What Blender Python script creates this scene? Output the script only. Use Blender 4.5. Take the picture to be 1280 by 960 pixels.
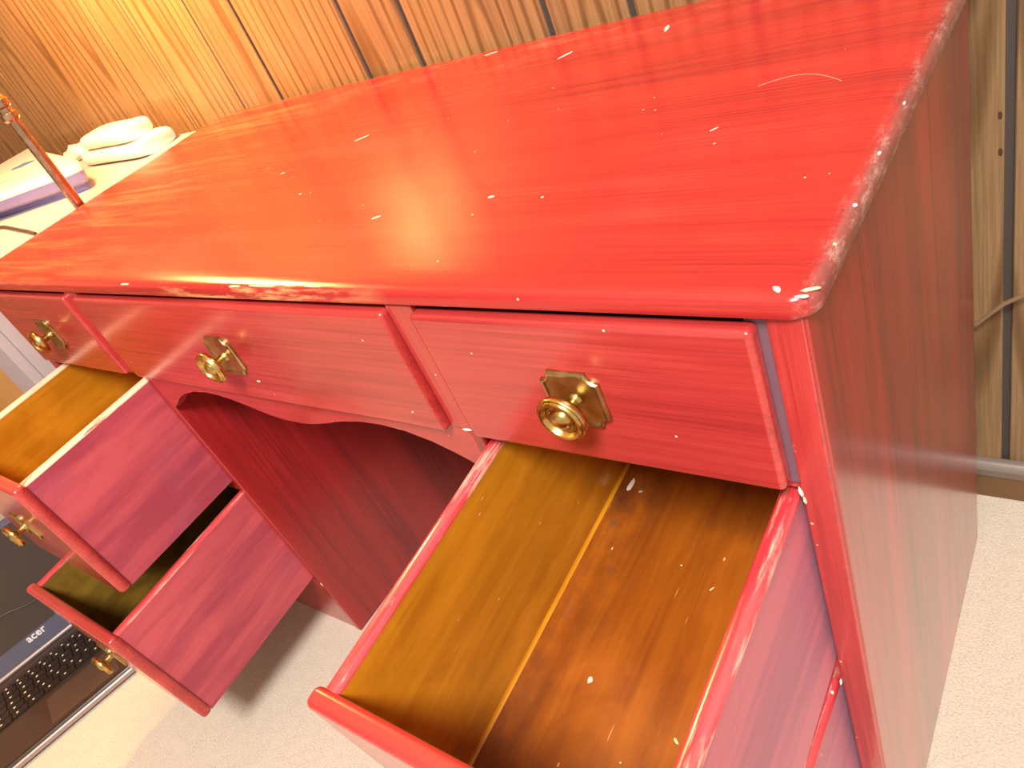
import bpy, bmesh, math, random
from mathutils import Vector, Matrix, noise as mnoise
random.seed(7)
for o in list(bpy.data.objects): bpy.data.objects.remove(o)
S = bpy.context.scene
C = S.collection
PI = math.pi

# ------------------------------------------------------------------ camera
cam_d = bpy.data.cameras.new('camera'); cam = bpy.data.objects.new('camera', cam_d); C.objects.link(cam)
cam_d.sensor_width = 36.0; cam_d.lens = 946.12/1280*36.0; cam_d.clip_start = .02
RX = Vector((0.78222955, 0.5094634, -0.35855818))
RY = Vector((0.09092979, -0.66274666, -0.74330252))
RZ = Vector((-0.61631867, 0.54882958, -0.56474543))
cam.matrix_world = Matrix(((RX.x, -RY.x, -RZ.x, 0.12290842), (RX.y, -RY.y, -RZ.y, -0.30911185),
                           (RX.z, -RY.z, -RZ.z, 0.98768817), (0, 0, 0, 1)))
S.camera = cam
# ------------------------------------------------------------------ world, light, exposure
S.view_settings.view_transform = 'Standard'; S.view_settings.look = 'None'
S.view_settings.gamma = 1; S.view_settings.use_curve_mapping = False
S.view_settings.exposure = 1.0
W = bpy.data.worlds.new('world'); S.world = W; W.use_nodes = True
W.node_tree.nodes['Background'].inputs['Color'].default_value = (1.0, .91, .83, 1)
W.node_tree.nodes['Background'].inputs['Strength'].default_value = .40
def area(name, loc, target, size, power, col):
    d = bpy.data.lights.new(name, 'AREA'); d.shape = 'DISK'; d.size = size; d.energy = power; d.color = col
    o = bpy.data.objects.new(name, d); C.objects.link(o); o.location = loc
    o.rotation_euler = (Vector(target)-Vector(loc)).to_track_quat('-Z', 'Y').to_euler(); return o
area('ceiling_lamp_light', (.42, -.98, 2.25), (-.2, -.1, .3), .55, 40, (1, .94, .86))
LAMP = Vector((-1.25, .215, 0))
LAMP_Z = 1.23; LAMP_GLOW = 430

# ------------------------------------------------------------------ helpers
def obj(name, bm, mats, parent=None, smooth=35, wn=True, kind=None, label=None):
    me = bpy.data.meshes.new(name)
    bmesh.ops.recalc_face_normals(bm, faces=bm.faces[:])
    bm.to_mesh(me); bm.free()
    for m in (mats if isinstance(mats, (list, tuple)) else [mats]): me.materials.append(m)
    if smooth:
        for p in me.polygons: p.use_smooth = True
        me.set_sharp_from_angle(angle=math.radians(smooth))
    o = bpy.data.objects.new(name, me); C.objects.link(o)
    if parent: o.parent = parent
    if smooth and wn:
        w = o.modifiers.new('weighted', 'WEIGHTED_NORMAL'); w.keep_sharp = True
    if kind: o['kind'] = kind
    if label: o['label'] = label
    return o
def thing(name, label, cat, loc=(0, 0, 0), rotz=0, group=None):
    o = bpy.data.objects.new(name, None); C.objects.link(o); o.location = loc; o.rotation_euler = (0, 0, rotz)
    o.empty_display_size = .05; o['label'] = label; o['category'] = cat
    if group: o['group'] = group
    return o
def tag(o, label, cat, group=None):
    o['label'] = label; o['category'] = cat
    if group: o['group'] = group
    return o
def box(bm, x0, x1, y0, y1, z0, z1, bev=.002, seg=2, mi=0):
    r = bmesh.ops.create_cube(bm, size=1.0); vs = r['verts']
    for v in vs: v.co = Vector(((x0+x1)/2+v.co.x*(x1-x0), (y0+y1)/2+v.co.y*(y1-y0), (z0+z1)/2+v.co.z*(z1-z0)))
    fs = set(f for v in vs for f in v.link_faces)
    for f in fs: f.material_index = mi
    if bev:
        es = list(set(e for v in vs for e in v.link_edges))
        r = bmesh.ops.bevel(bm, geom=es, offset=bev, segments=seg, profile=.5, affect='EDGES')
        for f in r['faces']: f.material_index = mi
    return bm
def bx(*a, **k): return box(bmesh.new(), *a, **k)
def tube(bm, pts, rad, seg=10, closed_ends=True):
    pts = [Vector(p) for p in pts]; rings = []
    n = len(pts); up = None
    for i, p in enumerate(pts):
        t = (pts[min(i+1, n-1)]-pts[max(i-1, 0)]).normalized()
        if up is None:
            up = t.orthogonal().normalized()
        u = (up-t*up.dot(t)).normalized(); up = u; w = t.cross(u)
        r = rad[i] if isinstance(rad, (list, tuple)) else rad
        rings.append([bm.verts.new(p+u*(r*math.cos(2*PI*k/seg))+w*(r*math.sin(2*PI*k/seg))) for k in range(seg)])
    for a, b in zip(rings, rings[1:]):
        for k in range(seg): bm.faces.new((a[k], a[(k+1) % seg], b[(k+1) % seg], b[k]))
    if closed_ends:
        bm.faces.new(rings[0][::-1]); bm.faces.new(rings[-1])
    return bm
def lathe(bm, prof, axis='z', seg=32, org=(0, 0, 0)):
    org = Vector(org); rings = []
    def P(r, h, a):
        c, s = r*math.cos(a), r*math.sin(a)
        return org+(Vector((c, s, h)) if axis == 'z' else Vector((c, -h, s)))
    for r, h in prof:
        if r < 1e-6: rings.append([bm.verts.new(P(0, h, 0))])
        else: rings.append([bm.verts.new(P(r, h, 2*PI*k/seg)) for k in range(seg)])
    for a, b in zip(rings, rings[1:]):
        for k in range(seg):
            k2 = (k+1) % seg
            if len(a) == 1 and len(b) == 1: continue
            if len(a) == 1: bm.faces.new((a[0], b[k], b[k2]))
            elif len(b) == 1: bm.faces.new((a[k], a[k2], b[0]))
            else: bm.faces.new((a[k], a[k2], b[k2], b[k]))
    return bm
def loft(bm, rings, cap0=True, cap1=True, mi=None):
    vr = [[bm.verts.new(p) for p in r] for r in rings]; n = len(vr[0])
    for i, (a, b) in enumerate(zip(vr, vr[1:])):
        for k in range(n):
            f = bm.faces.new((a[k], a[(k+1) % n], b[(k+1) % n], b[k]))
            if mi: f.material_index = mi[i]
    if cap0: bm.faces.new(vr[0][::-1])
    if cap1: bm.faces.new(vr[-1])
    return bm
def rrect(x0, x1, y0, y1, radii, z, inset=0, seg=6):
    """rounded rectangle outline; radii for corners (x0y0, x1y0, x1y1, x0y1)"""
    pts = []
    cs = [(x0, y0, 1, 1, PI), (x1, y0, -1, 1, 1.5*PI), (x1, y1, -1, -1, 0), (x0, y1, 1, -1, .5*PI)]
    for (cx, cy, sx, sy, a0), R in zip(cs, radii):
        r = max(R-inset, .0008)
        ox, oy = cx+sx*(inset+r), cy+sy*(inset+r)
        for k in range(seg+1):
            a = a0+.5*PI*k/seg
            pts.append(Vector((ox+r*math.cos(a), oy+r*math.sin(a), z)))
    return pts
def prism(bm, pts2, plane, c0, c1, bev=0, seg=2, mi=0):
    """polygon in plane 'xz' (extruded along y), 'xy' (along z) or 'yz' (along x)"""
    def P(a, b, c): return Vector((a, c, b)) if plane == 'xz' else (Vector((a, b, c)) if plane == 'xy' else Vector((c, a, b)))
    A = [bm.verts.new(P(a, b, c0)) for a, b in pts2]; B = [bm.verts.new(P(a, b, c1)) for a, b in pts2]
    n = len(A); fs = []
    for k in range(n): fs.append(bm.faces.new((A[k], A[(k+1) % n], B[(k+1) % n], B[k])))
    fa = bm.faces.new(A[::-1]); fb = bm.faces.new(B); fs += [fa, fb]
    for f in fs: f.material_index = mi
    if bev:
        es = list(fa.edges)+list(fb.edges)
        bmesh.ops.bevel(bm, geom=es, offset=bev, segments=seg, profile=.5, affect='EDGES')
    return bm

# ------------------------------------------------------------------ materials
class NT:
    def __init__(s, name):
        s.m = bpy.data.materials.new(name); s.m.use_nodes = True; s.t = s.m.node_tree; s.n = s.t.nodes; s.l = s.t.links
        s.b = s.n['Principled BSDF']
    def new(s, t, **k):
        n = s.n.new(t)
        for a, v in k.items():
            if hasattr(n, a): setattr(n, a, v)
            else: n.inputs[a].default_value = v
        return n
    def link(s, a, b): s.l.new(a, b)
    def math(s, op, a, b=None, c=None, clamp=False):
        n = s.n.new('ShaderNodeMath'); n.operation = op; n.use_clamp = clamp
        for i, v in enumerate((a, b, c)):
            if v is None: continue
            if isinstance(v, (int, float)): n.inputs[i].default_value = v
            else: s.l.new(v, n.inputs[i])
        return n.outputs[0]
    def mix(s, f, a, b, blend='MIX'):
        n = s.n.new('ShaderNodeMix'); n.data_type = 'RGBA'; n.blend_type = blend
        for i, v in ((0, f), (6, a), (7, b)):
            if isinstance(v, (int, float)): n.inputs[i].default_value = v
            elif isinstance(v, tuple): n.inputs[i].default_value = v+(1,) if len(v) == 3 else v
            else: s.l.new(v, n.inputs[i])
        return n.outputs[2]
    def ramp(s, f, stops, interp='LINEAR'):
        n = s.n.new('ShaderNodeValToRGB'); n.color_ramp.interpolation = interp; e = n.color_ramp.elements
        while len(e) < len(stops): e.new(.5)
        for x, (p, c) in zip(e, stops): x.position = p; x.color = (c, c, c, 1) if isinstance(c, (int, float)) else c+(1,)
        s.l.new(f, n.inputs[0]); return n.outputs[0]
    def coords(s, scale=(1, 1, 1), rand=True, rot=(0, 0, 0)):
        tc = s.n.new('ShaderNodeTexCoord'); v = tc.outputs['Object']
        if rand:
            oi = s.n.new('ShaderNodeObjectInfo'); a = s.n.new('ShaderNodeVectorMath'); a.operation = 'ADD'
            m = s.math('MULTIPLY', oi.outputs['Random'], 7.3)
            s.l.new(v, a.inputs[0]); s.l.new(m, a.inputs[1]); v = a.outputs[0]
        mp = s.n.new('ShaderNodeMapping'); mp.inputs['Scale'].default_value = scale; mp.inputs['Rotation'].default_value = rot
        s.l.new(v, mp.inputs[0]); return mp.outputs[0]
    def noise(s, vec, scale=1, detail=4, rough=.55, dist=0):
        n = s.n.new('ShaderNodeTexNoise'); n.inputs['Scale'].default_value = scale; n.inputs['Detail'].default_value = detail
        n.inputs['Roughness'].default_value = rough; n.inputs['Distortion'].default_value = dist
        s.l.new(vec, n.inputs['Vector']); return n.outputs[0]
    def specks(s, vec, scale, size, density):
        n = s.n.new('ShaderNodeTexVoronoi'); n.inputs['Scale'].default_value = scale; s.l.new(vec, n.inputs['Vector'])
        d = s.math('LESS_THAN', n.outputs['Distance'], size)
        sep = s.n.new('ShaderNodeSeparateColor'); s.l.new(n.outputs['Color'], sep.inputs[0])
        return s.math('MULTIPLY', d, s.math('GREATER_THAN', sep.outputs[0], 1-density))
    def bump(s, h, strength, dist=.001):
        n = s.n.new('ShaderNodeBump'); n.inputs['Strength'].default_value = strength; n.inputs['Distance'].default_value = dist
        s.l.new(h, n.inputs['Height']); s.l.new(n.outputs[0], s.b.inputs['Normal'])
    def set(s, **k):
        for a, v in k.items(): s.b.inputs[a.replace('_', ' ')].default_value = v
def grain(axis, along, across):
    return tuple(along if a == axis else across for a in 'xyz')

def red_paint(name, axis, mid=(.50, .046, .042), dark=(.24, .016, .018), lite=(.60, .080, .070), gloss=.24, streak=.5, wear=True, slab=False, spec=.5, coat=.5, cior=1.5, crough=.16):
    t = NT(name)
    fine = t.noise(t.coords(grain(axis, 5, 420)), 1, 5, .6, .15)
    broad = t.noise(t.coords(grain(axis, 1.6, 22)), 1, 4, .6, .6)
    cloud = t.noise(t.coords((5, 5, 5)), 1, 3, .5)
    f = t.math('ADD', t.math('MULTIPLY', fine, .45), t.math('MULTIPLY', broad, .55))
    lo = .5-.17/streak*.5; hi = .5+.17/streak*.5
    c = t.mix(t.ramp(f, [(max(lo-.04, 0), 0), (.5, .75), (min(hi, 1), 1)]), dark, mid)
    c = t.mix(t.ramp(t.math('ADD', t.math('MULTIPLY', f, .6), t.math('MULTIPLY', cloud, .4)), [(.52, 0), (.66, .8)]), c, lite)
    if coat >= 1:   # broad dark brush-loads of the glaze
        big = t.noise(t.coords((11, 11, .9)), 1, 4, .6, .3)
        c = t.mix(t.ramp(big, [(.44, 0), (.60, .5)]), c, (.10, .008, .014))
    rough = t.math('ADD', gloss-.08, t.math('MULTIPLY', cloud, .16))
    if wear:
        bv = t.n.new('ShaderNodeBevel'); bv.samples = 4; bv.inputs['Radius'].default_value = .005
        ge = t.n.new('ShaderNodeNewGeometry'); dt = t.n.new('ShaderNodeVectorMath'); dt.operation = 'DOT_PRODUCT'
        t.link(bv.outputs[0], dt.inputs[0]); t.link(ge.outputs['Normal'], dt.inputs[1])
        e = t.ramp(dt.outputs['Value'], [(.80, 1), (.975, 0)])
        wn = t.noise(t.coords((60, 60, 60)), 1, 5, .7)
        c = t.mix(t.math('MULTIPLY', e, t.ramp(wn, [(.50, 0), (.62, .75)])), c, (.10, .022, .022))
        c = t.mix(t.math('MULTIPLY', e, t.ramp(t.noise(t.coords((45, 45, 45)), 1, 6, .75), [(.60, 0), (.66, .75)])), c, (.80, .50, .40))
    if slab:   # rubbed, chalky arris along the right-hand end and front corner of the top
        tc = t.n.new('ShaderNodeTexCoord'); sp = t.n.new('ShaderNodeSeparateXYZ'); t.link(tc.outputs['Object'], sp.inputs[0])
        ex = t.ramp(t.math('MULTIPLY_ADD', sp.outputs[0], 55, .55), [(.30, 0), (.80, 1)])
        wn2 = t.noise(t.coords((38, 22, 38), rand=False), 1, 6, .7)
        c = t.mix(t.math('MULTIPLY', ex, t.ramp(wn2, [(.38, 0), (.60, .8)])), c, (.17, .045, .030))
        rim = t.ramp(t.math('MULTIPLY_ADD', sp.outputs[0], 100, .35), [(.50, 0), (.80, .8)])
        c = t.mix(t.math('MULTIPLY', rim, t.ramp(wn2, [(.25, .55), (.6, 1)])), c, (.22, .085, .075))
        c = t.mix(t.math('MULTIPLY', ex, t.ramp(t.noise(t.coords((120, 40, 120), rand=False), 1, 7, .8), [(.50, 0), (.70, .8)])), c, (.52, .34, .29))
        # lamp glow along the front arris towards the left, painted as a yellow sweep
        fy = t.ramp(t.math('MULTIPLY_ADD', sp.outputs[1], 30, .55), [(.42, 1), (.80, 0)])
        fx = t.ramp(t.math('MULTIPLY_ADD', sp.outputs[0], 1.0, 1.0), [(.34, 0), (.44, 1), (.58, 1), (.70, 0)])
        sw = t.ramp(t.noise(t.coords((9, 60, 60), rand=False), 1, 5, .65), [(.50, 0), (.62, .8)])
        c = t.mix(t.math('MULTIPLY', t.math('MULTIPLY', fy, fx), sw), c, (.86, .52, .22))
        # pale rub along the back and left
        by = t.ramp(sp.outputs[1], [(.40, 0), (.54, 1)])
        c = t.mix(t.math('MULTIPLY', by, t.ramp(t.noise(t.coords((8, 20, 8), rand=False), 1, 6, .7), [(.48, 0), (.70, .55)])), c, (.80, .26, .20))
        lx = t.ramp(t.math('MULTIPLY_ADD', sp.outputs[0], -1.0, 0.0), [(.70, 0), (1.0, .6)])
        c = t.mix(t.math('MULTIPLY', lx, t.ramp(t.noise(t.coords((4, 60, 60), rand=False), 1, 6, .65), [(.46, 0), (.68, .6)])), c, (.78, .30, .12))
    c = t.mix(t.specks(t.coords((1, 1, 1)), 75, .07, .10), c, (.85, .60, .45))
    t.link(c, t.b.inputs['Base Color']); t.link(rough, t.b.inputs['Roughness'])
    t.bump(fine, 0.0 if coat >= 1 else .12, .001)
    t.set(Coat_Weight=coat, Coat_Roughness=crough, Coat_IOR=cior, Specular_IOR_Level=spec)
    return t.m
RED_X = red_paint('red_paint_grain_sideways', 'x')
RED_TOP = red_paint('red_paint_top', 'x', mid=(.47, .030, .026), lite=(.56, .052, .044), slab=True, gloss=.215, streak=.75, coat=.12, spec=.36, crough=.12)
RED_Z = red_paint('red_paint_grain_upright', 'z', streak=.5)
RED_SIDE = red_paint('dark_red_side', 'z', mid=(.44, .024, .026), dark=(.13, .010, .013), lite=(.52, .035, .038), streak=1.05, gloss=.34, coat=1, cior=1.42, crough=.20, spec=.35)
RED_SHADED = red_paint('shaded_red_kneehole', 'z', mid=(.36, .016, .018), dark=(.15, .008, .010), lite=(.46, .026, .024), streak=.8, gloss=.33)  # kneehole shade worked into a darker copy of the red

def drawer_red():
    t = NT('faded_red_drawer_side')
    f = t.noise(t.coords((26, 3, 26)), 1, 5, .6, .3); g = t.noise(t.coords((600, 600, 600)), 1, 2, .6); cl = t.noise(t.coords((9, 4, 9)), 1, 4, .6, .5)
    c = t.mix(t.ramp(f, [(.40, 0), (.60, 1)]), (.36, .045, .075), (.55, .085, .105))
    c = t.mix(t.ramp(cl, [(.58, 0), (.72, .55)]), c, (.36, .075, .13))
    c = t.mix(t.specks(t.coords((1, 1, 1)), 60, .07, .05), c, (.8, .45, .4))
    t.link(c, t.b.inputs['Base Color']); t.bump(g, .25, .0006); t.set(Roughness=.45, Specular_IOR_Level=.5, Sheen_Weight=.18, Sheen_Roughness=.4, Sheen_Tint=(.80, .75, 1, 1)); return t.m
DRAWER_RED = drawer_red()
def rim_red(name='worn_red_rim', lo=.555, amt=.75, pale=(.82, .48, .36)):
    t = NT(name)
    f = t.noise(t.coords((120, 6, 120)), 1, 5, .65); w = t.noise(t.coords((90, 9, 60)), 1, 6, .7)
    c = t.mix(t.ramp(f, [(.38, 0), (.62, 1)]), (.50, .03, .04), (.70, .09, .10))
    c = t.mix(t.ramp(w, [(lo, 0), (lo+.09, amt)]), c, pale)
    c = t.mix(t.specks(t.coords((1, 1, 1)), 70, .1, .12), c, (.85, .72, .45))
    t.link(c, t.b.inputs['Base Color']); t.set(Roughness=.28, Coat_Weight=.4, Coat_Roughness=.15); return t.m
RIM = rim_red()
RIM_PALE = rim_red('painted_highlight_rim', .38, .9, (.90, .72, .48))  # cream lamp highlight on the rims painted into the colour
def amber(name, a, b, stain=False):
    t = NT(name)
    f = t.noise(t.coords((55, 4, 55)), 1, 5, .6, .4); cl = t.noise(t.coords((11, 8, 11)), 1, 4, .6, .6); fine = t.noise(t.coords((500, 14, 500)), 1, 4, .6)
    c = t.mix(t.ramp(f, [(.34, 0), (.66, 1)]), a, b)
    c = t.mix(t.ramp(cl, [(.48, 0), (.72, .6)]), c, tuple(x*1.35 for x in b))
    c = t.mix(t.ramp(fine, [(.55, 0), (.8, .4)]), c, tuple(x*.55 for x in a))
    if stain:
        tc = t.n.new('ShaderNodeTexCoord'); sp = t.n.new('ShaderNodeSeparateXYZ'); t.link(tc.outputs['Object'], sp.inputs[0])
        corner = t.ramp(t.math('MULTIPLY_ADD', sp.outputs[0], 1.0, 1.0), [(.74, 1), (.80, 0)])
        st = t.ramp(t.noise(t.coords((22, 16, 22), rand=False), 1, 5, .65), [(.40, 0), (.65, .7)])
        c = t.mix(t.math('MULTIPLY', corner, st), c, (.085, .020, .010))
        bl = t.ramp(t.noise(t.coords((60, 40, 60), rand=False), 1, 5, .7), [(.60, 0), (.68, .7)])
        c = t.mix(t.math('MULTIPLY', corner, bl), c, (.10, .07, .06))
        bk = t.ramp(sp.outputs[1], [(.02, 0), (.16, .8)])  # mottled darkening, stronger towards the back of the floor
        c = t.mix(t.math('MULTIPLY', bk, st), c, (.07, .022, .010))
    c = t.mix(t.specks(t.coords((1, .45, 1)), 110, .10, .10), c, (.80, .45, .20))
    sc = t.ramp(t.noise(t.coords((260, 16, 260)), 1, 2, .5), [(.72, 0), (.76, .6)])
    c = t.mix(sc, c, (.72, .36, .12))
    t.link(c, t.b.inputs['Base Color']); t.link(t.math('ADD', .22, t.math('MULTIPLY', cl, .18)), t.b.inputs['Roughness'])
    t.bump(f, .12, .0008); t.set(Coat_Weight=.6, Coat_Roughness=.14); return t.m
AMBER = amber('amber_varnished_wood', (.44, .160, .006), (.57, .235, .012))
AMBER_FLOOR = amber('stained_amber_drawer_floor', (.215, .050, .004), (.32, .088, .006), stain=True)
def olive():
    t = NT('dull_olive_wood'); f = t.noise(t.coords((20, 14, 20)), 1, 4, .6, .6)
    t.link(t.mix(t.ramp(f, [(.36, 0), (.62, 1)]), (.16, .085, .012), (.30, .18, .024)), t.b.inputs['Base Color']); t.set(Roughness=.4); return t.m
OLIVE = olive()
def simple(name, col, rough=.5, metal=0, **k):
    t = NT(name); f = t.noise(t.coords((30, 30, 30)), 1, 4, .6)
    t.link(t.mix(f, tuple(x*.90 for x in col), tuple(min(x*1.08, 1) for x in col)), t.b.inputs['Base Color'])
    t.set(Roughness=rough, Metallic=metal, **k); return t.m
def brass(name, a, b, rough):
    t = NT(name); f = t.noise(t.coords((70, 70, 70)), 1, 5, .65)
    ao = t.n.new('ShaderNodeNewGeometry')
    c = t.mix(t.ramp(f, [(.38, 0), (.64, 1)]), b, a)
    t.link(c, t.b.inputs['Base Color']); t.link(t.math('ADD', rough, t.math('MULTIPLY', f, .2)), t.b.inputs['Roughness']); t.set(Metallic=1.0); return t.m
BRASS = brass('antique_brass', (.68, .48, .16), (.48, .32, .10), .17)
BRASS_PLATE = brass('tarnished_brass_plate', (.56, .43, .20), (.36, .26, .11), .26)
POLE = brass('bronze_lamp_metal', (.60, .42, .27), (.42, .27, .15), .16)
CHIP = simple('bare_wood_chip', (.88, .70, .42), .6)
CHIP_W = simple('white_paint_fleck', (.90, .86, .78), .6)
CHIP_G = simple('grey_paint_fleck', (.50, .52, .45), .5)
GAP = simple('dark_bluish_sheen_strip', (.17, .085, .12), .5)  # bluish reflection in the drawer gap, painted as a flat colour
def plank(x0, x1, y0, y1, z0, z1, par):
    c = Vector(((x0+x1)/2+random.uniform(-.04, .04), (y0+y1)/2+random.uniform(-.04, .04), .75+random.uniform(-.7, .8)))
    o = obj('plank', bx(x0-c.x, x1-c.x, y0-c.y, y1-c.y, z0-c.z, z1-c.z, bev=.0016, seg=1), PLANK, par); o.location = c; return o
def plank_mat():
    t = NT('oak_print_panelling')
    v = t.coords((1, 1, .055), rand=False); w = t.n.new('ShaderNodeTexWave'); w.wave_type = 'RINGS'; w.rings_direction = 'SPHERICAL'
    w.inputs['Scale'].default_value = 17; w.inputs['Distortion'].default_value = 4.5; w.inputs['Detail'].default_value = 3; w.inputs['Detail Scale'].default_value = .35
    w.inputs['Detail Roughness'].default_value = .6; t.link(v, w.inputs['Vector'])
    fine = t.noise(t.coords((240, 240, 7)), 1, 5, .65, .2); cl = t.noise(t.coords((14, 14, 1.5)), 1, 4, .6, .4)
    c = t.mix(t.ramp(fine, [(.34, 0), (.62, 1)]), (.19, .110, .052), (.30, .184, .092))
    c = t.mix(t.math('MULTIPLY', t.ramp(w.outputs['Fac'], [(.0, 1), (.36, 0)]), t.ramp(cl, [(.35, .3), (.6, 1)])), c, (.095, .045, .016))
    c = t.mix(t.ramp(cl, [(.50, 0), (.74, .6)]), c, (.36, .22, .10))
    c = t.mix(t.specks(t.coords((1, 1, .45)), 42, .09, .10), c, (.07, .035, .015))
    t.link(c, t.b.inputs['Base Color']); t.link(t.math('ADD', .24, t.math('MULTIPLY', cl, .14)), t.b.inputs['Roughness'])
    t.bump(fine, .15, .0008); t.set(Specular_IOR_Level=.5); return t.m
PLANK = plank_mat()
GROOVE = simple('charcoal_groove', (.060, .048, .042), .7)
BASEB = simple('brown_baseboard_wood', (.17, .085, .032), .4)
BASEB_TOP = simple('pale_worn_baseboard_top', (.19, .145, .12), .4)
def carpet_mat():
    t = NT('cream_carpet'); a = t.noise(t.coords((330, 330, 330), rand=False), 1, 4, .75); b = t.noise(t.coords((45, 45, 45), rand=False), 1, 4, .6)
    c = t.mix(t.ramp(a, [(.30, 0), (.62, 1)]), (.62, .51, .40), (.90, .80, .67))
    c = t.mix(t.ramp(b, [(.42, 0), (.70, .5)]), c, (.90, .78, .64))
    c = t.mix(t.specks(t.coords((1, 1, 1), rand=False), 16, .05, .14), c, (.16, .13, .11))
    t.link(c, t.b.inputs['Base Color']); t.bump(t.math('ADD', a, t.math('MULTIPLY', b, .7)), .7, .006); t.set(Roughness=.95, Specular_IOR_Level=.1, Sheen_Weight=.25); return t.m
CARPET = carpet_mat()
WHITE = simple('white_furniture_paint', (.50, .46, .50), .4)
WOODL = simple('pale_wood_door', (.66, .36, .12), .4)
PLAST = simple('white_plastic', (.80, .79, .78), .35)
LAV = simple('lavender_plastic', (.28, .26, .55), .35)
BLUE = simple('blue_print', (.10, .22, .52), .5)
GREYP = simple('grey_print', (.40, .34, .36), .5)
TOWEL = simple('white_towelling', (.84, .80, .74), .9)
LBODY = simple('dark_laptop_plastic', (.045, .028, .020), .30)
LDECK = simple('laptop_wrist_rest', (.052, .030, .020), .32)
LPAD = simple('laptop_touchpad', (.085, .052, .038), .35)
LSCR = simple('laptop_dark_screen', (.050, .032, .022), .20)
LBEZ = simple('blue_grey_bezel', (.085, .085, .135), .35)
LSIL = simple('brushed_silver_edge', (.42, .36, .36), .45, .7)
KEY = simple('black_keycap', (.022, .015, .012), .4)
LEG = simple('pale_key_legend', (.75, .68, .58), .5)
DARKC = simple('dark_cable_and_line', (.06, .035, .02), .45)
BROWNC = simple('brown_wall_cord', (.25, .15, .085), .3)

# ------------------------------------------------------------------ setting
YW = .55
f = bmesh.new(); bmesh.ops.create_grid(f, x_segments=2, y_segments=2, size=1)
for v in f.verts: v.co = Vector((v.co.x*2.61-.01, v.co.y*1.9-1.30, 0))
obj('floor', f, CARPET, kind='structure', smooth=0)
wall = obj('wall_back', bx(-2.55, 2.6, YW+.005, YW+.06, 0, 2.4, bev=0), GROOVE, kind='structure', smooth=0)
obj('ceiling', bx(-2.62, 2.6, -3.2, YW+.06, 2.4, 2.45, bev=0), simple('cream_ceiling', (.72, .68, .62), .8), kind='structure', smooth=0)
edges = [-2.541, -2.47, -2.35, -2.13, -2.01, -1.78, -1.663, -1.477, -1.365, -1.180, -1.063, -.828, -.711, -.478,
         -.36, -.215, -.098, .020, .137, .37, .487, .72, .84, 1.07, 1.19, 1.42, 1.54, 1.77, 1.89, 2.12, 2.24, 2.5]
for a, b in zip(edges, edges[1:]):
    g = .0026 if b < -.9 else .0046
    plank(a+g, b-g, YW, YW+.012, .045, 2.39, wall)
wl = obj('wall_left', bx(-2.62, -2.555, -3.2, YW+.06, 0, 2.4, bev=0), GROOVE, kind='structure', smooth=0)
yy = YW-.002
for i in range(20):
    w = (.115, .232, .185)[i % 3]
    plank(-2.5545, -2.5425, yy-w+.004, yy-.004, .002, 2.39, wl); yy -= w
    if yy < -3.0: break
bb = bmesh.new(); prism(bb, [(YW-.0005, 0), (YW-.013, 0), (YW-.013, .043), (YW-.011, .046), (YW-.0005, .046)], 'yz', -2.54, 2.6)
bs = obj('baseboard_back', bb, BASEB, kind='structure')
bt = bmesh.new(); prism(bt, [(YW-.0005, .0462), (YW-.016, .0462), (YW-.0165, .058), (YW-.011, .066), (YW-.005, .069), (YW-.0005, .069)], 'yz', -2.54, 2.6)
obj('moulding_cap', bt, BASEB_TOP, bs)

# ------------------------------------------------------------------ the desk
HT = .76; D = .46; XL = -1.19
desk = thing('kneehole_desk', 'red painted wooden kneehole desk with brass knobs and three drawers pulled open', 'desk', (0, 0, 0))
# top
ring = [(.004, .7435), (.0008, .7445), (0, .7465), (0, .7530), (.0012, .7555), (.004, .7575), (.009, .7589), (.016, .7596), (.026, .76)]
sx0, sx1, sy0, sy1 = -1.222, .0075, -.006, .532
top = obj('desk_top', loft(bmesh.new(), [rrect(sx0, sx1, sy0, sy1, (.02, .016, .012, .085), z, i) for i, z in ring]), RED_TOP, desk, smooth=50)
# carcass
obj('side_panel', bx(-.0205, 0, 0, D, 0, .7434, bev=.003, seg=3), RED_SIDE, desk, label='dark streaked red end panel')
obj('side_panel', bx(XL, XL+.02, 0, D, 0, .7434, bev=.003, seg=3), RED_SIDE, desk)
obj('front_stile', bx(-.0212, -.0012, -.0016, .018, 0, .7432, bev=.0015), RED_Z, desk)
obj('front_stile', bx(XL+.001, XL+.021, -.0016, .018, 0, .7432, bev=.0015), RED_Z, desk)
obj('kneehole_panel', bx(-.304, -.289, .001, D, 0, .7432, bev=.003, seg=3), RED_SHADED, desk, label='red kneehole side panel, darkened for shade')
obj('kneehole_panel', bx(-.8865, -.872, .001, D, 0, .7432, bev=.003, seg=3), RED_SHADED, desk, label='red kneehole side panel, darkened for shade')
for xa, xb in ((-.314, -.286), (-.900, -.868)):
    s = obj('divider_strip', bx(xa, xb, -.003, .012, .612, .7425, bev=.0015), RED_Z, desk)
for xa, xb in ((XL+.02, -.8865), (-.289, -.0205)):
    obj('back_panel', bx(xa, xb, D-.012, D-.002, .02, .7432, bev=0), OLIVE, desk)
    obj('dust_panel', bx(xa, xb, .004, D-.012, .6015, .6095, bev=.001), RED_X, desk)
    obj('middle_rail', bx(xa, xb, .004, .03, .367, .390, bev=.002), RED_X, desk)
    obj('bottom_rail', bx(xa, xb, .001, .03, .114, .146, bev=.002), RED_X, desk)
    obj('plinth', bx(xa, xb, .003, .02, 0, .1135, bev=.001), RED_X, desk)
obj('gap_sheen_strip', bx(-.0345, -.0213, .001, .018, .6100, .7425, bev=.001), GAP, desk, label='strip with painted bluish sheen beside the top right drawer')
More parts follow.
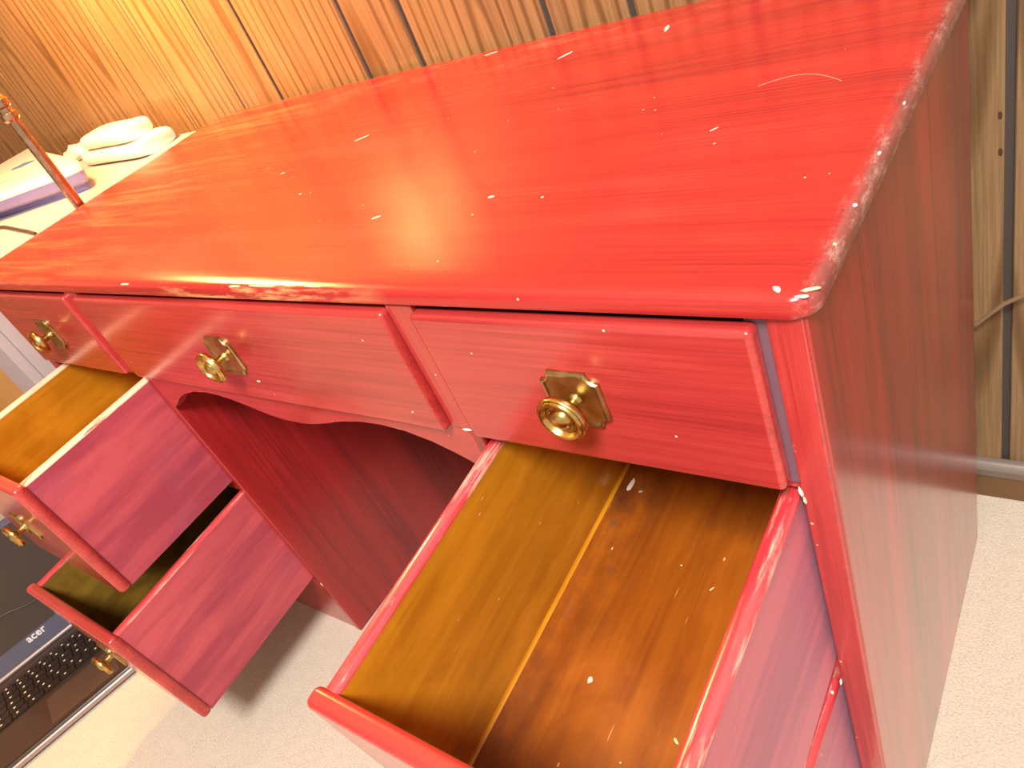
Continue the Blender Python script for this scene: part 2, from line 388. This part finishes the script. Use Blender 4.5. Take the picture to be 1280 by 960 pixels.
# scalloped apron under the middle drawer
ap = [(0, .5695), (.02, .5700), (.04, .5725), (.06, .5770), (.08, .5825), (.10, .5870), (.13, .5915), (.16, .5925), (.19, .5895), (.22, .5820), (.245, .5715), (.265, .5610), (.278, .5520)]
xc = -.5795
low = [(xc-u, z) for u, z in reversed(ap)]+[(xc+u, z) for u, z in ap[1:]]
low = [(-.871, .547), (-.8665, .545), (-.862, .547)]+[p for p in low if p[0] > -.855]
pts = [(-.871, .6115)]+low[:1]+low[1:]+[(-.3, .5480), (-.3, .6115)]
obj('scalloped_apron', prism(bmesh.new(), pts, 'xz', .0005, .018, bev=.002), RED_X, desk, label='red apron with a scalloped lower edge')
obj('apron_rail', bx(-.869, -.301, .004, .03, .6118, .622, bev=.001), RED_X, desk)

# knobs
def plate_bm(cx, cz, y, w=.0235, h=.0245, r=.0085):
    bm = bmesh.new(); rings = []
    for i, d in ((0, 0), (0, .0022), (.0016, .0036), (.0032, .0038), (.0044, .0026), (.0058, .0024)):
        R = r+i*.55; q = math.sqrt(max(R*R-i*i, 1e-9)); pts = []
        for sx, sz in ((1, 1), (-1, 1), (-1, -1), (1, -1)):
            a0 = math.atan2(-q, -i-1e-9); a1 = math.atan2(-i-1e-9, -q)
            arc = []
            for k in range(5):
                a = a0+(a1-a0)*k/4
                arc.append((w+R*math.cos(a), h+R*math.sin(a)))
            arc = [(sx*px, sz*pz) for px, pz in arc]
            if sx*sz < 0: arc = arc[::-1]
            pts += arc
        rings.append([Vector((cx+px, y-d, cz+pz)) for px, pz in pts])
    return loft(bm, rings)
KP = [(.0060, .002), (.0058, .0034), (.0046, .0046), (.0043, .0062), (.0043, .0140), (.0056, .0158), (.0100, .0168), (.0160, .0172), (.0180, .0182), (.0187, .0205), (.0186, .0228), (.0178, .0236), (.0176, .0230), (.0170, .0230), (.0167, .0244), (.0155, .0254), (.0138, .0250), (.0126, .0226), (.0118, .0214), (.0112, .0222), (.0106, .0222), (.0100, .0208), (.0090, .0204), (.0082, .0222), (.0070, .0244), (.0048, .0260), (.0022, .0268), (0, .0269)]
def hardware(par, cx, cz, y):
    obj('knob_plate', plate_bm(cx, cz, y), BRASS_PLATE, par, smooth=25, wn=False)
    obj('knob', lathe(bmesh.new(), KP, 'y', 40, (cx, y, cz)), BRASS, par, smooth=50, wn=False)

# closed top row
def closed(x0, x1, label):
    d = obj('drawer', bx(x0, x1, -.0105, .003, .6115, .7385, bev=.0045, seg=4), RED_X, desk, label=label)
    hardware(d, (x0+x1)/2-(.003 if x1 > -.2 else 0), .6745, -.0105); return d
closed(-.2855, -.0265, 'closed right drawer of the top row')
closed(-.8690, -.3150, 'closed wide middle drawer of the top row')
closed(-1.1680, -.8985, 'closed left drawer of the top row')
# open drawers: origin on the cabinet front plane at rim height, nose drooping a little
def side_bm(x0, x1, ya, yb, z0, z1, inner, arch=.0055):
    """drawer side, rounded rim; inner = +1 when the inside face looks to +x"""
    bm = bmesh.new(); n = 7; prof = [(x0, z0), (x1, z0)]
    c = (x0+x1)/2; hw = (x1-x0)/2
    for k in range(n+1):
        a = PI*k/n; prof.append((c+hw*math.cos(a), z1-arch+arch*math.sin(a)))
    prism(bm, prof, 'xz', ya, yb)
    bm.normal_update()
    for f in bm.faces:
        nrm = f.normal; cz = f.calc_center_median().z
        f.material_index = 1 if cz > z1-arch*1.02 else 0
    bmesh.ops.recalc_face_normals(bm, faces=bm.faces[:])
    for f in bm.faces:
        if f.material_index == 0 and f.normal.x*inner > .7: f.material_index = 2
    return bm
def open_drawer(x0, x1, ztop, zbot, out, pitch, label, floor_mat, knob=True, flecks=False, inside=AMBER, yaw=0, rim=None):
    h = ztop-zbot
    fr = bmesh.new()
    # front board: slightly arched back edge at the top, rounded all round
    box(fr, x0-.006, x1+.006, -out, -out+.0165, -h+.001, .003, bev=.006, seg=4)
    d = obj('drawer', fr, RED_X, desk, label=label)
    d.location = (0, 0, ztop); d.rotation_euler = (math.radians(pitch), 0, yaw)
    th = .014; L = .40-out
    obj('drawer_side', side_bm(x0, x0+th, -out+.016, L, -h, 0, 1), [DRAWER_RED, rim or RIM, inside], d)
    obj('drawer_side', side_bm(x1-th, x1, -out+.016, L, -h, 0, -1), [DRAWER_RED, rim or RIM, inside], d)
    obj('drawer_back', bx(x0+th, x1-th, L-.014, L, -h, -.012, bev=.001), inside, d)
    bo = bmesh.new(); box(bo, x0+th, x1-th, -out+.016, L-.014, -h+.006, -h+.013, bev=0)
    fl = obj('drawer_bottom', bo, floor_mat, d, smooth=0)
    q = bmesh.new(); r = .0030; zb = -h+.013
    prism(q, [(x0+th, zb), (x0+th+r, zb), (x0+th+r*.55, zb+r*.25), (x0+th+r*.25, zb+r*.55), (x0+th, zb+r)], 'xz', -out+.017, L-.015)
    obj('corner_bead', q, inside, d)
    if knob: hardware(d, (x0+x1)/2, -h/2+.002, -out)
    return d
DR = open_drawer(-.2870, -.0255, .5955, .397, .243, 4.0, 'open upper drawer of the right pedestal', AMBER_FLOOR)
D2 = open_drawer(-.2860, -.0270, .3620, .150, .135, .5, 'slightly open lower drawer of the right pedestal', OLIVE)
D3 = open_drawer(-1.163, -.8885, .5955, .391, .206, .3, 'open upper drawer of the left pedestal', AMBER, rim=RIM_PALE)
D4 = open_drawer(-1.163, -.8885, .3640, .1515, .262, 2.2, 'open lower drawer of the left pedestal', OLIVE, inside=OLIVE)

# paint chips and flecks (small proud flakes)
def flake(name, par, mat, c, u, v, n, seed, pts=9, th=.0003):
    """irregular flake at c; half axes u, v (vectors); n = surface normal"""
    rng = random.Random(seed); c = Vector(c); u = Vector(u); v = Vector(v); n = Vector(n)
    bm = bmesh.new(); A = []; B = []
    for k in range(pts):
        a = 2*PI*k/pts; r = .65+.5*rng.random()
        p = c+u*(r*math.cos(a))+v*(r*math.sin(a)); A.append(bm.verts.new(p-n*.0004)); B.append(bm.verts.new(p+n*th))
    for k in range(pts): bm.faces.new((A[k], A[(k+1) % pts], B[(k+1) % pts], B[k]))
    bm.faces.new(A[::-1]); bm.faces.new(B)
    return obj(name, bm, mat, par, smooth=0)
Z = (0, 0, 1)
def topchip(x, y, a, b, ang=0, m=CHIP, s=0, z=HT, nm='paint_chip'):
    ca, sa = math.cos(ang), math.sin(ang)
    flake(nm, desk, m, (x, y, z), (a*ca, a*sa, 0), (-b*sa, b*ca, 0), Z, s)
topchip(-.0128, .0015, .0035, .0016, 2.2, CHIP_W, 1, .7588)
topchip(.0022, .0035, .0050, .0014, .3, CHIP, 2, .7575); topchip(.0005, -.0020, .0040, .0011, .15, CHIP_W, 3, .7571)
topchip(.0035, .044, .0016, .0012, 0, CHIP, 4, .7573); topchip(.0040, .082, .0018, .0014, .5, CHIP_W, 5, .7572)
topchip(.0036, .140, .0012, .0020, 0, CHIP_W, 6, .7573); topchip(.0040, .205, .0010, .0026, 0, CHIP_W, 7, .7572)
topchip(-.715, -.0032, .0100, .0016, 0, CHIP, 8, .7571); topchip(-.5030, -.0028, .0100, .0018, .03, CHIP, 9, .7571)
topchip(-.460, -.0022, .020, .0010, .0, CHIP, 10, .7573); topchip(-.390, -.0018, .012, .0008, .0, CHIP, 11, .7574)
for x, y, a, b, g, s in ((-.390, .434, .0115, .0018, .9, 12), (-.5475, .505, .012, .0014, .35, 13), (-.402, .0985, .0060, .0010, .55, 14), (-.2825, .1195, .0030, .0016, .2, 15),
                         (-.2265, .1125, .0012, .0012, 0, 16), (-.27, .45, .0025, .010, .3, 17), (-.60, .29, .012, .0010, .7, 18), (-.68, .22, .003, .001, .4, 19), (-.58, .16, .0018, .001, 0, 20), (-.12, .195, .004, .0005, .8, 21)):
    topchip(x, y, a, b, g, CHIP_W, s, .7600, 'scuff_mark')
# a fine curved scratch on the top
sc = bmesh.new(); tube(sc, [(-.110+.065*k/9, .262+.016*math.sin(PI*k/9)-.0015*k, .7601) for k in range(10)], .00016, 5)
obj('scratch', sc, simple('pale_pink_scratch', (.80, .36, .30), .6), desk)
def facechip(par, m, x, z, y, a, b, ang, s):
    ca, sa = math.cos(ang), math.sin(ang); flake('paint_chip', par, m, (x, y, z), (a*ca, 0, a*sa), (-b*sa, 0, b*ca), (0, -1, 0), s)
facechip(desk, CHIP_W, -.566, .641, -.0105, .0045, .0011, .1, 31); facechip(desk, CHIP, -.344, .632, -.0105, .0016, .0008, .5, 32)
facechip(desk, CHIP_W, -.0215, .605, -.0018, .0012, .0045, .2, 33); facechip(desk, CHIP_W, -.0222, .376, -.0018, .0010, .0045, -.1, 34)
facechip(desk, CHIP, -.020, .5975, -.0018, .0010, .0030, .1, 35); facechip(desk, CHIP, -.875, .138, .0008, .0018, .0040, .2, 36); facechip(desk, CHIP_W, -.296, .612, -.0035, .0060, .0012, .1, 37)
# flecks lying in the open right drawer, on its bottom (z local = -h+.013)
zb = -(.5955-.397)+.0131
for x, y, a, b, g, m, s in ((-.2575, .106, .0030, .0095, -.12, CHIP_W, 41), (-.2040, -.098, .0026, .0040, .1, CHIP_G, 42), (-.1150, -.118, .0012, .0034, 1.0, CHIP, 43),
                            (-.1500, -.150, .0010, .0010, 0, CHIP, 44), (-.2440, .100, .0030, .0018, .4, CHIP_G, 45), (-.1350, .015, .0030, .0006, 1.0, CHIP, 46), (-.1700, .030, .0010, .0010, 0, CHIP, 47)):
    ca, sa = math.cos(g), math.sin(g)
    flake('paint_fleck', DR, m, (x, y, zb), (a*ca, a*sa, 0), (-b*sa, b*ca, 0), Z, s)

# ------------------------------------------------------------------ floor lamp in the gap left of the desk
lamp = thing('floor_lamp', 'bronze floor lamp with a ringed pole behind the left end of the desk', 'lamp', (LAMP.x, LAMP.y, 0))
obj('lamp_base', lathe(bmesh.new(), [(0, 0), (.029, 0), (.029, .012), (.024, .018), (.013, .024), (.0095, .04), (0, .04)], seg=28), POLE, lamp)
obj('pole', lathe(bmesh.new(), [(0, .039), (.0088, .039), (.0088, .906), (0, .906)], seg=20), POLE, lamp)
obj('collar', lathe(bmesh.new(), [(0, .905), (.0105, .905), (.0135, .909), (.0135, .917), (.0110, .920), (.0110, .925), (.0140, .928), (.0140, .938), (.0105, .942), (.0080, .950), (.0080, 1.11), (0, 1.11)], seg=24), POLE, lamp)
obj('socket', lathe(bmesh.new(), [(0, 1.108), (.016, 1.108), (.022, 1.125), (.022, 1.142), (.016, 1.146), (0, 1.146)], seg=20), POLE, lamp)
def globe_mat():
    t = NT('glowing_frosted_globe'); t.b.inputs['Base Color'].default_value = (.9, .85, .75, 1)
    t.b.inputs['Emission Color'].default_value = (1, .48, .13, 1); t.b.inputs['Emission Strength'].default_value = LAMP_GLOW; return t.m
gl = bmesh.new(); bmesh.ops.create_uvsphere(gl, u_segments=28, v_segments=16, radius=.046)
for v in gl.verts: v.co.z += LAMP_Z
obj('globe', gl, globe_mat(), lamp, smooth=80, wn=False)

# ------------------------------------------------------------------ nightstand and what lies on it
ns = thing('nightstand', 'white painted nightstand left of the desk under the lamp', 'nightstand', (-1.70, .26, 0))
X0, X1 = -.40, .40; Y0, Y1 = -.27, .265
obj('stand_top', loft(bmesh.new(), [rrect(X0, X1, Y0-.005, Y1, (.01,)*4, z, i) for i, z in ((.003, .716), (0, .719), (0, .736), (.004, .74))]), WHITE, ns)
obj('cabinet_body', bx(X0+.005, X1-.004, Y0+.012, Y1-.004, .06, .7155, bev=.003), WHITE, ns)
for sx in (X0+.005, X1-.125): obj('front_frame', bx(sx, sx+.12, Y0-.006, Y0+.0125, .06, .7155, bev=.003), WHITE, ns)
dr = obj('door', bx(X0+.127, X1-.127, Y0-.004, Y0+.0115, .07, .708, bev=.004), WOODL, ns)
obj('door_knob', lathe(bmesh.new(), [(0, .0), (.006, 0), (.005, .012), (.012, .018), (.012, .024), (0, .028)], 'y', 20, (.20, Y0-.004, .40)), BRASS, dr)
for sx in (X0+.03, X1-.07):
    for sy in (Y0+.03, Y1-.07): obj('leg', bx(sx, sx+.04, sy, sy+.04, 0, .0595, bev=.004), WHITE, ns)
# white case with lavender sides
case = thing('plastic_case', 'white plastic case with lavender sides and a blue emblem, behind the lamp pole', 'case', (0, 0, 0))
outl = [(-2.06, .520), (-1.84, .4535), (-1.46, .3461), (-1.40, .3185), (-1.3985, .310), (-1.416, .2966), (-1.5851, .2332), (-1.72, .185), (-2.06, .320)]
def outl_ring(z, s): 
    cx = sum(p[0] for p in outl)/len(outl); cy = sum(p[1] for p in outl)/len(outl)
    return [Vector((cx+(x-cx)*(1-s*.8), cy+(y-cy)*(1-s*2.2), z)) for x, y in outl]
obj('tray', loft(bmesh.new(), [outl_ring(z, s) for s, z in ((.13, .7405), (.13, .750), (.05, .754), (.01, .762), (0, .776))]), LAV, case)
lid = obj('lid', loft(bmesh.new(), [outl_ring(z, s) for s, z in ((.0, .7762), (-.01, .778), (-.01, .784), (.03, .790))]), PLAST, case)
def strip(par, m, nm, p, q, w, z):
    p = Vector(p+(z,)); q = Vector(q+(z,)); d = (q-p).normalized(); n = Vector((-d.y, d.x, 0))*w
    b = bmesh.new(); A = [p-n, q-n, q+n, p+n]; loft(b, [[a-Vector((0, 0, .0004)) for a in A], [a+Vector((0, 0, .0005)) for a in A]]); return obj(nm, b, m, par, smooth=0)
flake('emblem', lid, BLUE, (-1.80, .378, .790), (.034, .016, 0), (-.022, .014, 0), Z, 77, 12, .0006)
strip(lid, GREYP, 'printed_line', (-1.745, .285), (-1.575, .312), .0022, .7904)
# folded cloths
def cloth(name, x0, x1, y0, y1, z0, z1, r, label, rot=0):
    b = bmesh.new(); n = 14; rings = []
    for k in range(n+1):
        t = k/n; x = x0+(x1-x0)*t
        e = .80 if k in (0, n) else (.95 if k in (1, n-1) else 1)
        ring_ = []
        for j in range(20):
            a = 2*PI*j/20; ca, sa = math.cos(a), math.sin(a)
            sq = lambda v: math.copysign(abs(v)**.55, v)
            h = (z1-z0)/2*(1+.07*mnoise.noise((x*22, j*.9, z0*40)))
            zz = (z0+z1)/2+h*sq(sa)*(e if sa > 0 else 1)
            ring_.append(Vector((x, (y0+y1)/2+(y1-y0)/2*sq(ca)*e+rot*(x-(x0+x1)/2), max(zz, z0))))
        rings.append(ring_)
    o = obj(name, loft(b, rings), TOWEL, smooth=70, wn=False); tag(o, label, 'towel'); return o
cloth('folded_towel', -1.66, -1.365, .420, .520, .7405, .770, .02, 'white folded towel lying on the nightstand, lower of the two', -.06)
cloth('folded_towel', -1.63, -1.41, .430, .510, .7702, .800, .02, 'smaller white folded towel, upper of the two beside the wall', -.06)
tb = bmesh.new(); bmesh.ops.create_icosphere(tb, subdivisions=3, radius=1)
for v in tb.verts:
    q = v.co.copy(); k = 1+.35*mnoise.noise(q*2.2); v.co = Vector((-1.80+.055*q.x*k, .500+.022*q.y*k, .7565+max(.018*q.z*k, -.0155)))
tag(obj('crumpled_tissue', tb, TOWEL, smooth=60, wn=False), 'small crumpled cream tissue behind the plastic case', 'tissue')
cb = bmesh.new(); tube(cb, [(-1.75, .06, .7434), (-1.74, .12, .7434), (-1.69, .165, .7434), (-1.62, .188, .7434), (-1.54, .186, .7434), (-1.45, .172, .7434), (-1.37, .160, .7434), (-1.315, .150, .7434)], .0030, 8)
tag(obj('lamp_cord', cb, DARKC, wn=False), 'dark thin cord curving over the white nightstand top', 'cord')

# ------------------------------------------------------------------ laptop on the floor
lap = thing('laptop', 'open dark laptop on the carpet below the left drawers', 'laptop', (-1.4530, -.2766, 0), -PI/2-math.radians(16))
# local frame: +y is away from the user (towards the hinge), x to the user's right -> world -x is hinge side
lap.rotation_euler = (0, 0, PI/2-math.radians(16))
LW, LDp = .40, .265
obj('base', loft(bmesh.new(), [rrect(-LW/2, LW/2, -LDp/2, LDp/2, (.012,)*4, z, i) for i, z in ((.004, .002), (0, .006), (0, .020), (.002, .0225))]), LBODY, lap)
obj('silver_trim', loft(bmesh.new(), [rrect(-LW/2-.003, LW/2+.003, -LDp/2-.004, LDp/2-.02, (.012,)*4, z, i) for i, z in ((.002, .006), (0, .008), (0, .016), (.002, .018))]), LSIL, lap)
deck = obj('wrist_rest', bx(-LW/2+.006, LW/2-.006, -LDp/2+.006, -.030, .0226, .0238, bev=.0008), LDECK, lap)
obj('touchpad', bx(-.085, .055, -LDp/2+.012, -.040, .0239, .0246, bev=.0005), LPAD, lap)
kb = bmesh.new(); lg = bmesh.new(); rows = [(-.022, .0182, 11), (-.0025, .0182, 12), (.017, .0182, 13), (.0365, .0182, 13), (.056, .0182, 14), (.0735, .013, 15)]
for r, (yy, hh, n) in enumerate(rows):
    wdt = (LW-.03)/n
    for k in range(n):
        xa = -LW/2+.015+k*wdt; box(kb, xa+.0012, xa+wdt-.0012, yy, yy+hh-.001, .0232, .0262, bev=0)
        gx = xa+wdt*.35; gw = .0040; gy = yy+hh*.45
        box(lg, gx-gw/2, gx+gw/2, gy, gy+.0036, .0260, .0265, bev=0)
obj('keyboard', kb, KEY, lap, smooth=0, kind='stuff'); obj('key_legends', lg, LEG, lap, smooth=0, kind='stuff')
hg = bmesh.new(); tube(hg, [(-LW/2+.02, LDp/2-.012, .026), (LW/2-.02, LDp/2-.012, .026)], .0055, 12); obj('hinge', hg, LSIL, lap)
def tilt(o, ang=20):
    o.location = (0, LDp/2-.010, .030); o.rotation_euler = (-math.radians(ang), 0, 0); return o
SH = .258
scr = tilt(obj('screen_frame', loft(bmesh.new(), [[Vector((p.x, y, p.y)) for p in rrect(-LW/2, LW/2, 0, SH, (.010,)*4, 0, i)] for i, y in ((.003, .0085), (0, .006), (0, .002), (.0015, 0))]), LBEZ, lap))
obj('screen_panel', bx(-LW/2+.016, LW/2-.016, -.0006, .0006, .036, SH-.014, bev=0), LSCR, scr, smooth=0)
cu = bpy.data.curves.new('logo', 'FONT'); cu.body = 'acer'; cu.size = .022; cu.extrude = .0004; cu.offset = .0005; cu.align_x = 'CENTER'; cu.space_character = 1.05
tmp = bpy.data.objects.new('tmp', cu); C.objects.link(tmp); bpy.context.view_layer.update()
me = bpy.data.meshes.new_from_object(tmp.evaluated_get(bpy.context.evaluated_depsgraph_get())); bpy.data.objects.remove(tmp)
me.materials.clear(); me.materials.append(simple('white_logo', (.8, .76, .8), .4)); me.name = 'logo'
lg_o = bpy.data.objects.new('logo', me); C.objects.link(lg_o); lg_o.parent = scr; lg_o.location = (-.056, -.0004, .0215); lg_o.rotation_euler = (PI/2, 0, 0)
lc = bmesh.new(); tube(lc, [(-.19, -.0026, .128), (-.1356, -.0026, .1166), (-.1009, -.0026, .1070), (-.0783, -.0026, .1019), (-.0595, -.0026, .0985), (-.0425, -.0026, .0920), (-.0263, -.0026, .0872),
          (-.0100, -.0026, .0860), (.0127, -.0026, .0890), (.06, -.0026, .100), (.12, -.0026, .112), (.19, -.0026, .118)], .0017, 8)
obj('screen_dark_line', lc, DARKC, scr, wn=False)  # reflection-like dark line on the screen, added as a thin tube

# ------------------------------------------------------------------ brown cord at the wall on the right
wc = bmesh.new()
P = [(-.16, .525, .30), (-.09, .527, .305), (-.04, .529, .312), (-.0085, .530, .3215), (.004, .530, .3365), (.020, .530, .3535), (.040, .531, .3665), (.075, .532, .385), (.13, .534, .40), (.24, .536, .39), (.38, .536, .30), (.45, .534, .10), (.47, .530, .0035), (.56, .50, .0035)]
tube(wc, P, .0026, 8)
tag(obj('power_cord', wc, BROWNC, wn=False), 'thin brown cord hanging against the wood panelling right of the desk', 'cord')
